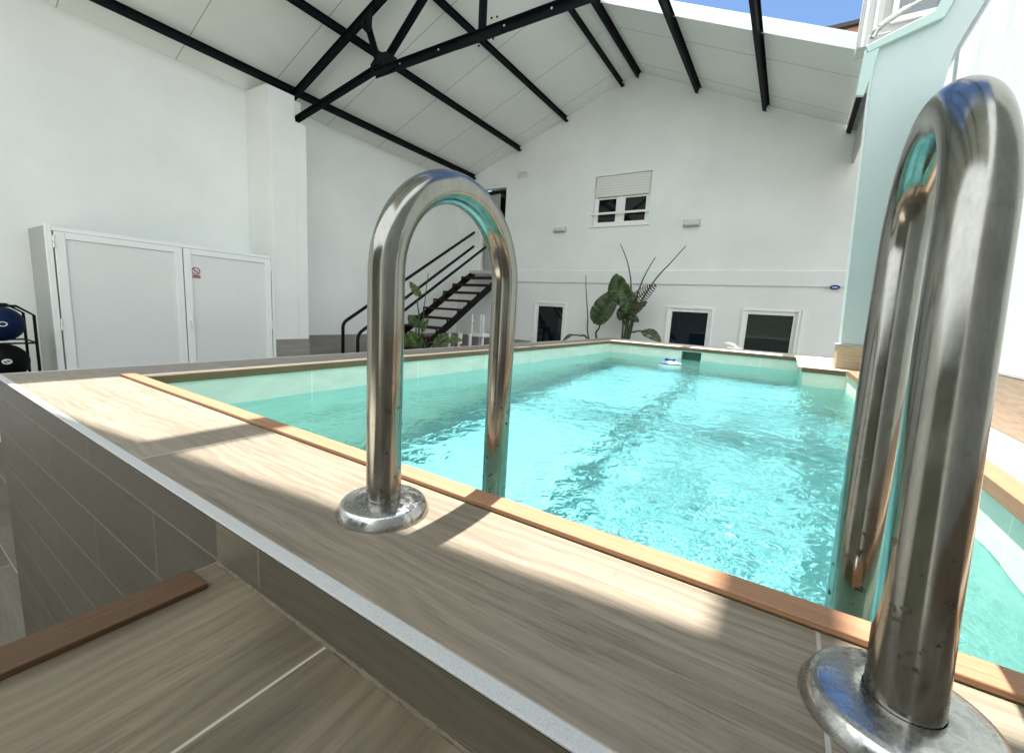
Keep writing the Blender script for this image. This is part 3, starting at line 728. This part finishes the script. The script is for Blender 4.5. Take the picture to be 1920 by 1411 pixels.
# prohibition sign
sg = thing('prohibition_sign', 'small white sign with a dark red struck out ring and red band on the cupboard', 'sign', (XC, 2.32, .47))
xs0 = XC - .0005
pa = at(357.5, 500, X=XC + .0); pb = at(377, 527, X=XC + .0)
ymid = (pa.y + pb.y) / 2; hw = (pb.y - pa.y) / 2
zt = pa.z + .004; zb_ = zt - hw * 2.72
MB().box(XC - .0015, XC + .0005, ymid - hw, ymid + hw, zb_, zt).build('plate', M['sign_white'], sg)
zr = zt - hw * .98
MB().torus((XC + .002, ymid, zr), hw * .82, hw * .095, (1, 0, 0), 40, 8).build('ring', M['sign_ring'], sg, smooth=True)
MB().bar((XC + .0022, ymid - hw * .55, zr + hw * .55), (XC + .0022, ymid + hw * .55, zr - hw * .55), hw * .17, .003, (1, 0, 0)).build('slash', M['sign_ring'], sg)
pic = MB().box(XC + .0006, XC + .0014, ymid - hw * .30, ymid - hw * .22, zr - hw * .42, zr + hw * .1).box(XC + .0006, XC + .0014, ymid - hw * .21, ymid + hw * .14, zr - hw * .42, zr - hw * .34).box(XC + .0006, XC + .0014, ymid + hw * .15, ymid + hw * .23, zr - hw * .42, zr + hw * .1).box(XC + .0006, XC + .0014, ymid + hw * .26, ymid + hw * .42, zr + .1 * hw, zr + .2 * hw).box(XC + .0006, XC + .0014, ymid + hw * .34, ymid + hw * .42, zr - .1 * hw, zr + .1 * hw)
pic.build('pictogram', M['sign_line'], sg)
bd = MB().box(XC + .0006, XC + .0014, ymid - hw * .92, ymid + hw * .92, zb_ + hw * .10, zb_ + hw * .76).build('band', M['sign_red'], sg)
mb = MB()
for k in range(2):
    yy = ymid - hw * .8
    while yy < ymid + hw * .7:
        w_ = random.uniform(.05, .12) * hw; mb.box(XC + .0015, XC + .0019, yy, yy + w_, zb_ + hw * (.25 + .22 * k), zb_ + hw * (.36 + .22 * k)); yy += w_ + hw * .06
mb.build('lettering', M['sign_text'], bd)

# ------------------------------------------------------------------ ball rack
XBL = -5.78
rk = thing('ball_rack', 'black tube rack beside the cupboard holding two gym balls', 'rack', (XBL, .7, GZ))
yl, yr_ = .40, .945
for xx in (XBL + .05, XBL - .36):
    MB().tube([(xx, yl, GZ), (xx, yl, -.02), (xx, yl + .09, .052), (xx, yr_ - .10, .052), (xx, yr_, -.025), (xx, yr_, GZ)], .011, 10).build('frame', M['rail_black'], rk, smooth=True)
for zz in (-.275, -.62, -.98):
    mb = MB()
    for xx in (XBL + .05, XBL - .36): mb.tube([(xx, yl, zz), (xx, yr_, zz)], .008, 8)
    for yy in (yl + .0, yr_): mb.tube([(XBL + .05, yy, zz), (XBL - .36, yy, zz)], .008, 8)
    mb.build('shelf', M['rail_black'], rk)
def ball(y, z, r, mat, label, logo):
    c = Vector((XBL - .15, y, z)); t = thing('exercise_ball', label, 'ball', c, 'gym balls on the rack')
    pr = [(r * math.sin(a), -r * math.cos(a)) for a in np.linspace(0, math.pi, 33)]
    MB().lathe(pr, c, 48).build('ball', mat, t, smooth=True)
    d = (Vector((0, 0, CAMH)) - c).normalized(); d = (d + Vector((0, .10, -.02))).normalized()
    if logo == 0:
        MB().torus(c + d * (r - .002), .026, .0045, d, 32, 8, ry=.018).build('emblem', M['white_print'], t, smooth=True)
    else:
        mb = MB().torus(c + d * (r - .002), .026, .006, d, 32, 8, ry=.018)
        uu = Vector((0, 0, 1)); ww = d.cross(uu).normalized(); q = c + d * (r + .0005)
        mb.bar(q - ww * .014 - uu * .010, q + ww * .014 + uu * .010, .008, .004, d)
        mb.build('emblem', M['white_print'], t, smooth=True)
    return t
ball(.765, -.115, .155, M['blue_ball'], 'dark blue gym ball on the top shelf of the rack', 0)
ball(.765, -.455, .160, M['black_ball'], 'black gym ball on the shelf under the blue ball', 1)

# ------------------------------------------------------------------ right hand wall
rw = thing('garden_wall', 'low weathered white wall along the right pool edge, lit by the sun', 'wall', (.65, 1.5, GZ))
prof = [(-6.0, GZ), (3.695, GZ), (3.695, 1.30), (3.66, 1.50), (3.60, 1.64), (3.546, 1.735), (3.505, 1.795), (3.44, 1.82), (3.30, 1.826), (3.0, 1.815), (2.2, 1.81), (-6.0, 1.80)]
MB().prism(prof, 'X', .5635, .73).build('wall', M['wall_stained'], rw, bevel=.006)
MB().box(.5555, .563, -.9, 3.694, .0005, .160).build('skirting', M['skirt'], rw)
MB().box(.5545, .563, -.9, 3.694, .1605, .168).build('skirting_cap', M['trim'], rw)

# ------------------------------------------------------------------ end wall with pool bounce in its colour
aw = thing('end_wall', 'tall white wall with aqua pool bounce put into its colour and metal capping on the right, standing on a wood look base', 'wall', (.9, 3.8, 0))
YA = 3.72
MB().prism([(.312, .170), (.270, 1.03), (.245, 1.60), (.235, 1.78), (.235, 2.03), (.53, 2.128), (.558, 2.20), (.60, 2.36), (2.6, 2.36), (2.6, GZ), (.76, GZ), (.76, .170)], 'Y', YA, YA + .20).build('wall', M['wall_aqua_bounce'], aw, bevel=.004)
o = MB().box(.300, .5550, YA - .006, YA + .22, .0004, .164).build('skirting', M['skirt_front'], aw, bevel=.002)
MB().box(.290, .5550, YA - .012, YA + .225, .1645, .1695).build('skirting_cap', M['trim'], aw)
MB().prism([(.188, 2.010), (.528, 2.118), (.556, 2.195), (.60, 2.36), (.545, 2.36), (.480, 2.165), (.172, 2.050)], 'Y', YA - .035, YA - .0005).build('capping', M['cap_green'], aw, bevel=.004)
MB().prism([(.163, 1.765), (.206, 1.757), (.246, 2.026), (.190, 2.020), (.172, 2.030)], 'Y', YA - .030, YA - .0006).build('corner_flashing', M['cap_green'], aw, bevel=.003)

# ------------------------------------------------------------------ houses above the wall
nb = thing('neighbour_building', 'pale neighbouring building with a window rising above the aqua tinted wall', 'building', (1.2, 4.6, GZ))
MB().box(.205, 2.6, 4.22, 4.40, 2.055, 2.375).build('parapet', M['band_grey'], nb, bevel=.006)
MB().box(.150, .285, 4.42, 4.60, 2.40, 5.0).build('wall_corner', M['wall_neighbour'], nb, bevel=.006)
MB().box(.2855, 2.6, 4.48, 4.60, 2.3755, 5.0).box(.9, 2.6, 4.6005, 7.5, 2.3755, 5.0).build('wall', M['wall_neighbour'], nb)
mb = MB(); frame(mb, .335, .90, 2.545, 3.3, .035, 4.455, 4.479); w_ = mb.build('window', M['white_frame'], nb)
MB().box(.372, .865, 4.465, 4.476, 2.582, 3.262).build('pane', M['grey_pane'], w_)
mb = MB()
for xx in (.172, .232): mb.box(xx, xx + .018, 4.408, 4.4195, 2.40, 5.0)
mb.build('moulding', M['white_paint'], nb)
MB().prism([(.545, 2.36), (.585, 2.36), (.70, 2.9), (.655, 2.9)], 'Y', 3.9205, 4.0).build('white_flashing', M['white_paint'], nb)
pts = [at(x, y, Y=4.15) for x, y in ((1636, 72), (1643, 58), (1652, 49), (1668, 37), (1690, 23), (1710, 11), (1735, -3), (1770, -22))]
fine = []
for a, b in zip(pts, pts[1:]):
    for q in np.linspace(0, 1, 22, endpoint=False): fine.append(a.lerp(b, q))
fine.append(pts[-1])
cp = MB().tube(fine, [.017 + .0025 * math.sin(i * 2.2) for i in range(len(fine))], 14).build('flexible_duct', M['pipe_silver'], None, smooth=True)
tag(cp, 'silver corrugated flexible duct running along the parapet above the aqua tinted wall', 'duct')
br = thing('brown_house', 'brown brick house with a dark roof edge beyond the white fascia', 'house', (.5, 10.5, GZ))
p1, p2, p3 = at(1538, 61, Y=10), at(1608, 44, Y=10), at(1608, 50, Y=10)
sl_ = (p2.z - p1.z) / (p2.x - p1.x)
def zl(x): return p1.z + sl_ * (x - p1.x)
sl2 = (at(1606, 46, Y=10).z - at(1541, 61, Y=10).z) / (at(1606, 46, Y=10).x - at(1541, 61, Y=10).x)
xa_, xe_ = p1.x, p1.x + 3.0
MB().prism([(xa_, GZ), (xe_, GZ), (xe_, p1.z + sl2 * 3.0 - .03), (xa_, p1.z - .03)], 'Y', 10, 12).build('wall', M['brown_wall'], br)
MB().prism([(xa_ - .08, p1.z - .045), (xe_, p1.z + sl2 * 3.0 - .029), (xe_, p1.z + sl2 * 3.0 + .03), (xa_ - .08, p1.z + .02)], 'Y', 9.9, 12).build('roof', M['roof_dark'], br)

# ------------------------------------------------------------------ things in and on the pool
fc = Vector((-.81, 3.76, WZ))
fl = thing('chlorine_float', 'white floating chlorine dispenser with a pale blue lid near the skimmer', 'pool float', fc)
k_ = 1.5
MB().lathe([(r * k_, z * k_) for r, z in [(.0001, -.10), (.060, -.10), (.062, -.02), (.062, .016), (.0001, .016)]], fc, 40).build('body', M['float_white'], fl, smooth='auto')
MB().lathe([(r * k_, z * k_) for r, z in [(.0001, .036), (.030, .034), (.062, .022), (.0001, .0165)]], fc, 40).build('lid', M['float_lid'], fl, smooth='auto')
MB().torus(fc + Vector((0, 0, .017 * k_)), .063 * k_, .0055 * k_, (0, 0, 1), 40, 8).build('rim', M['float_blue'], fl, smooth=True)
MB().box(fc.x - .04, fc.x + .04, fc.y - .03, fc.y + .03, fc.z + .051, fc.z + .068).build('grip', M['navy'], fl, bevel=.005)
tp0 = at(1377, 656, Y=5.02)
tp = thing('lever_tap', 'white curved lever tap standing on the far pool edge', 'tap', (tp0.x, 5.02, 0))
MB().box(tp0.x - .07, tp0.x + .075, 4.98, 5.06, .0005, .022).build('base', M['white_frame'], tp, bevel=.008)
arc = [at(x, y, Y=5.02) for x, y in ((1381, 654), (1380, 650), (1375, 646), (1368, 643.5), (1358, 643.5))]
MB().tube(arc, [.020, .018, .016, .014, .012], 14).build('lever', M['white_frame'], tp, smooth=True)
rg = thing('net_hoop', 'small blue rimmed hoop hanging on the gable wall beside the aqua tinted wall', 'hoop', (.455, 7.75, .863))
MB().torus((.470, 7.745, .863), .050, .011, (0, 1, .1), 32, 8, ry=.022).build('rim', M['navy'], rg, smooth=True)
MB().lathe([(.0001, 0), (.5, 0)], (0, 0, 0), 8) if False else None
pr = [(.470 + .044 * math.cos(a), .863 + .016 * math.sin(a)) for a in np.linspace(0, 2 * math.pi, 24, endpoint=False)]
MB().prism(pr, 'Y', 7.742, 7.748).build('mesh', M['float_lid'], rg)

# ------------------------------------------------------------------ plants
def leaf(base, tip, width, normal, torn=0.0, droop=.0, fold=.18, nseg=26, fringe=False):
    base, tip, nrm = Vector(base), Vector(tip), Vector(normal).normalized()
    L = (tip - base).length; d = (tip - base) / L; side = d.cross(nrm).normalized(); nrm = side.cross(d).normalized()
    mb = MB(); mid = []; 
    for i in range(nseg + 1):
        t = i / nseg; mid.append(base + d * (L * t) - Vector((0, 0, 1)) * (droop * t * t) + nrm * (.05 * L * math.sin(math.pi * t)))
    prevw = 1.0
    for sgn in (-1, 1):
        tear = 0.0
        for i in range(nseg):
            t0, t1 = i / nseg, (i + 1) / nseg
            def w(t): return width * .5 * (math.sin(math.pi * min(1, t ** .72)) ** .62 if 0 < t < 1 else 0)
            if torn and random.random() < torn: tear = random.uniform(.25, .6) * w(.5)
            else: tear *= .4
            e0 = w(t0); e1 = max(0, w(t1) - tear)
            if fringe and i % 2: continue
            j = random.uniform(-.010, .010)
            a, b = mid[i], mid[i + 1]
            f0 = nrm * (fold * e0 + j); f1 = nrm * (fold * e1 - j)
            sh = d * (.25 * e0 if fringe else .06 * e0)
            mb.add([a, b, b + side * sgn * e1 * .55 + f1 * .8, a + side * sgn * e0 * .55 + f0 * .8, b + side * sgn * e1 + f1 * .6 + sh, a + side * sgn * e0 + f0 * .6 + sh],
                   [(0, 1, 2, 3), (3, 2, 4, 5)])
    return mb, mid
def stalk(pts, r0, r1):
    pts = [Vector(p) for p in pts]
    cur = []
    for i in range(len(pts) - 1):
        p0 = pts[max(0, i - 1)]; p1_, p2_ = pts[i], pts[i + 1]; p3_ = pts[min(len(pts) - 1, i + 2)]
        for q in np.linspace(0, 1, 8, endpoint=False):
            cur.append(.5 * ((2 * p1_) + (p2_ - p0) * q + (2 * p0 - 5 * p1_ + 4 * p2_ - p3_) * q * q + (3 * p1_ - p0 - 3 * p2_ + p3_) * q ** 3))
    cur.append(pts[-1]); k = len(cur)
    return MB().tube(cur, [r0 + (r1 - r0) * i / (k - 1) for i in range(k)], 10)
YP = 7.30
A = lambda x, y, Y=YP: at(x, y, Y=Y)
pl = thing('bird_of_paradise_plant', 'big leaved dark green plant with spear shoots in front of the gable wall', 'plant', (-2.45, YP, GZ))
MB().lathe([(.0001, 0), (.20, 0), (.27, .42), (.29, .42), (.29, .46), (.25, .46), (.24, .42), (.0001, .42)], (-2.45, YP, GZ + .001), 32).build('pot', M['pot'], pl, smooth='auto')
foot = Vector((-2.45, YP, GZ + .4))
def spear(pts, r0=.020, r1=.006): stalk([foot] + [A(*q) for q in pts], r0, r1).build('shoot', M['stem'], pl, smooth=True)
spear([(1172, 640), (1180, 570), (1183, 530), (1176, 490), (1163, 457)])
spear([(1176, 640), (1190, 570), (1203, 530), (1215, 505), (1229, 482)])
spear([(1178, 640), (1195, 580), (1228, 525), (1258, 492), (1286, 461)])
spear([(1106, 640), (1102, 590), (1099, 545), (1098.5, 515)], .016)
def bigleaf(st_pts, b, t, w, nrm, mat='leaf', **kw):
    stalk([foot] + [A(*q) for q in st_pts], .022, .011).build('stem', M['stem'], pl, smooth=True)
    mb, mid = leaf(A(*b), A(*t, YP - .05), w, nrm, **kw)
    lf = mb.build('leaf', M[mat], pl, smooth=False)
    MB().tube(mid, [.010 * (1 - .8 * i / len(mid)) + .001 for i in range(len(mid))], 8).build('midrib', M['stem'], lf, smooth=True)
bigleaf([(1119, 636), (1123, 615), (1128, 600)], (1113, 606), (1160, 542), .40, (.15, -1, .15), torn=.05)
bigleaf([(1166, 636), (1168, 600), (1168, 580)], (1167, 572), (1155, 513), .40, (-.1, -1, .25), torn=.12)
bigleaf([(1170, 636), (1174, 600), (1178, 580)], (1184, 590), (1168, 528), .30, (.5, -1, 0), torn=.2)
bigleaf([(1172, 636), (1180, 596)], (1163, 572), (1198, 604), .22, (.2, -1, -.3), torn=.25)
bigleaf([(1174, 636), (1186, 596), (1190, 578)], (1176, 575), (1231, 533), .26, (.1, -1, .3), mat='dry_leaf', fringe=True, nseg=30, fold=-.25)
bigleaf([(1176, 634), (1190, 622), (1204, 620)], (1204, 620), (1240, 637), .26, (0, -.6, 1), torn=.1, droop=.04)
bigleaf([(1104, 638), (1088, 629), (1072, 628)], (1074, 627), (1052, 640), .16, (0, -.5, 1), droop=.05)
bigleaf([(1172, 634), (1170, 600)], (1176, 578), (1160, 600), .25, (-.2, -1, .1))
bigleaf([(1174, 636), (1184, 600)], (1180, 590), (1214, 566), .20, (-.2, -1, .4), torn=.25, mat='dry_leaf')
# low plant by the stairs
YQ = 4.75
pq = thing('banana_plant', 'bright green broad leaved plant at the foot of the stairs, seen through the handrail', 'plant', (-4.6, YQ, GZ))
MB().lathe([(.0001, 0), (.17, 0), (.23, .36), (.25, .36), (.25, .40), (.21, .40), (.20, .36), (.0001, .36)], (-4.55, YQ, GZ + .001), 32).build('pot', M['pot'], pq, smooth='auto')
foot2 = Vector((-4.55, YQ, GZ + .35))
B = lambda x, y, Y=YQ: at(x, y, Y=Y)
def qleaf(st_pts, b, t, w, nrm, **kw):
    stalk([foot2] + [B(*q) for q in st_pts], .018, .008).build('stem', M['stem'], pq, smooth=True)
    mb, mid = leaf(B(*b), B(*t, YQ - .06), w, nrm, **kw)
    lf = mb.build('leaf', M['leaf_bright'], pq)
    MB().tube(mid, [.007 * (1 - .8 * i / len(mid)) + .001 for i in range(len(mid))], 8).build('midrib', M['stem'], lf, smooth=True)
stalk([foot2] + [B(*q) for q in ((791, 640), (795, 580), (803, 512))], .014, .004).build('shoot', M['stem'], pq, smooth=True)
qleaf([(786, 645), (786, 600), (782, 562)], (789, 556), (768, 528), .12, (.3, -1, .2))
qleaf([(782, 645), (780, 610)], (784, 612), (766, 588), .16, (.2, -1, .3), droop=.02)
qleaf([(790, 645), (794, 625)], (790, 618), (804, 598), .18, (.1, -1, .2))
qleaf([(780, 648), (778, 640)], (786, 650), (768, 620), .20, (.1, -1, .3))
qleaf([(796, 648), (800, 640)], (812, 648), (838, 626), .17, (-.1, -1, .5))
qleaf([(800, 650), (815, 643)], (822, 645), (868, 638), .17, (0, -.8, 1))
qleaf([(776, 652), (770, 640)], (772, 650), (756, 625), .18, (.2, -1, .3))
rp = thing('red_leaf_plant', 'low dark red foliage plant between the green plant and the white stools', 'plant', (-4.75, 5.9, GZ))
MB().lathe([(.0001, 0), (.18, 0), (.24, .5), (.22, .5), (.0001, .47)], (-4.75, 5.9, GZ + .001), 24).build('pot', M['pot'], rp, smooth='auto')
mb = MB()
for i in range(70):
    a = random.uniform(0, 2 * math.pi); rr = random.uniform(.02, .34); c0 = Vector((-4.75 + rr * math.cos(a), 5.9 + rr * .7 * math.sin(a), GZ + random.uniform(.5, .92)))
    d_ = Vector((math.cos(a), math.sin(a), random.uniform(-.3, .8))).normalized(); s_ = d_.cross(Vector((0, 0, 1))).normalized(); l_ = random.uniform(.08, .16)
    mb.add([c0, c0 + d_ * l_ * .5 + s_ * .03, c0 + d_ * l_, c0 + d_ * l_ * .5 - s_ * .03], [(0, 1, 2, 3)])
mb.build('foliage', M['red_leaf'], rp)

# ------------------------------------------------------------------ white stools by the stairs
def stool(name, label, c, z0, s, h, up, seat=.036):
    t = thing(name, label, 'stool', (c[0], c[1], z0), 'white garden stools beside the stairs')
    zs = z0 + (0 if up else h - seat)
    MB().box(c[0] - s, c[0] + s, c[1] - s, c[1] + s, zs, zs + seat).build('seat', M['white_paint'], t, bevel=.006)
    for i in (-1, 1):
        for j in (-1, 1):
            x, y = c[0] + i * (s - .03), c[1] + j * (s - .03)
            MB().box(x - .018, x + .018, y - .018, y + .018, (z0 + seat + .0005) if up else z0, (z0 + h) if up else zs - .0005).build('leg', M['white_paint'], t, bevel=.003)
    zr = z0 + h * .55
    mb = MB()
    for j in (-1, 1):
        y = c[1] + j * (s - .03); mb.box(c[0] - s + .0485, c[0] + s - .0485, y - .012, y + .012, zr, zr + .03)
    mb.build('stretcher', M['white_paint'], t)
q = at(902, 633, Y=6.9)
stool('garden_stool', 'white stool standing upright beside the stairs with another upturned on it', (q.x, 6.9), GZ + .001, .19, q.z + .06 - GZ, False)
stool('garden_stool', 'white stool turned upside down on top of another white stool', (q.x, 6.9), q.z + .0615, .17, at(902, 590, Y=6.9).z - q.z - .06, True)
q = at(862, 640, Y=6.3)
stool('garden_stool', 'lower white stool upturned on the floor below the stairs, only leg ends showing', (q.x, 6.3), GZ + .001, .17, at(862, 624, Y=6.3).z - GZ, True)

# ------------------------------------------------------------------ light
SUN = Vector((-.215, .25, 1.0)).normalized()
ld = bpy.data.lights.new('sun', 'SUN'); ld.energy = 3.1; ld.angle = R(.40); ld.color = (1.0, .955, .89)
ld.cycles.is_caustics_light = True
sun = bpy.data.objects.new('sun', ld); COL.objects.link(sun); sun.rotation_euler = SUN.to_track_quat('Z', 'Y').to_euler(); sun.location = (0, 0, 20)
w = bpy.data.worlds.new('World'); sc.world = w; w.use_nodes = True
nt = w.node_tree; bg = nt.nodes['Background']
sky = nt.nodes.new('ShaderNodeTexSky'); sky.sky_type = 'NISHITA'; sky.sun_disc = False
sky.sun_elevation = math.asin(SUN.z); sky.sun_rotation = math.atan2(SUN.x, SUN.y)
sky.air_density = 1.0; sky.dust_density = 0; sky.ozone_density = 4
nt.links.new(sky.outputs[0], bg.inputs[0]); bg.inputs[1].default_value = .04
# cloud glow added overhead and behind as fill light, clear blue towards the gable
tc = nt.nodes.new('ShaderNodeTexCoord'); sx = nt.nodes.new('ShaderNodeSeparateXYZ'); nt.links.new(tc.outputs['Generated'], sx.inputs[0])
cn = nt.nodes.new('ShaderNodeTexNoise'); cn.inputs['Scale'].default_value = 3.2; cn.inputs['Detail'].default_value = 6; nt.links.new(tc.outputs['Generated'], cn.inputs['Vector'])
md = nt.nodes.new('ShaderNodeMath'); md.operation = 'MULTIPLY_ADD'; nt.links.new(cn.outputs['Fac'], md.inputs[0]); md.inputs[1].default_value = -.9; md.inputs[2].default_value = .45
m2 = nt.nodes.new('ShaderNodeMath'); m2.operation = 'ADD'; nt.links.new(sx.outputs['Y'], m2.inputs[0]); nt.links.new(md.outputs[0], m2.inputs[1])
mr = nt.nodes.new('ShaderNodeMapRange'); mr.interpolation_type = 'SMOOTHSTEP'; nt.links.new(m2.outputs[0], mr.inputs['Value'])
mr.inputs['From Min'].default_value = .36; mr.inputs['From Max'].default_value = .05; mr.inputs['To Min'].default_value = 0; mr.inputs['To Max'].default_value = 1
cb = nt.nodes.new('ShaderNodeBackground'); cb.inputs[0].default_value = (.92, .975, 1, 1); cb.inputs[1].default_value = .62
ms = nt.nodes.new('ShaderNodeMixShader'); nt.links.new(mr.outputs[0], ms.inputs[0]); nt.links.new(bg.outputs[0], ms.inputs[1]); nt.links.new(cb.outputs[0], ms.inputs[2])
nt.links.new(ms.outputs[0], nt.nodes['World Output'].inputs[0])

vs = sc.view_settings
vs.view_transform = 'Standard'; vs.look = 'None'; vs.gamma = 1; vs.exposure = 2.25; vs.use_curve_mapping = False
cy = sc.cycles
cy.use_denoising = True
cy.max_bounces = 14; cy.diffuse_bounces = 6; cy.glossy_bounces = 6; cy.transmission_bounces = 10; cy.transparent_max_bounces = 8
cy.caustics_refractive = True; cy.caustics_reflective = True; cy.blur_glossy = .6
cy.sample_clamp_indirect = 6.0
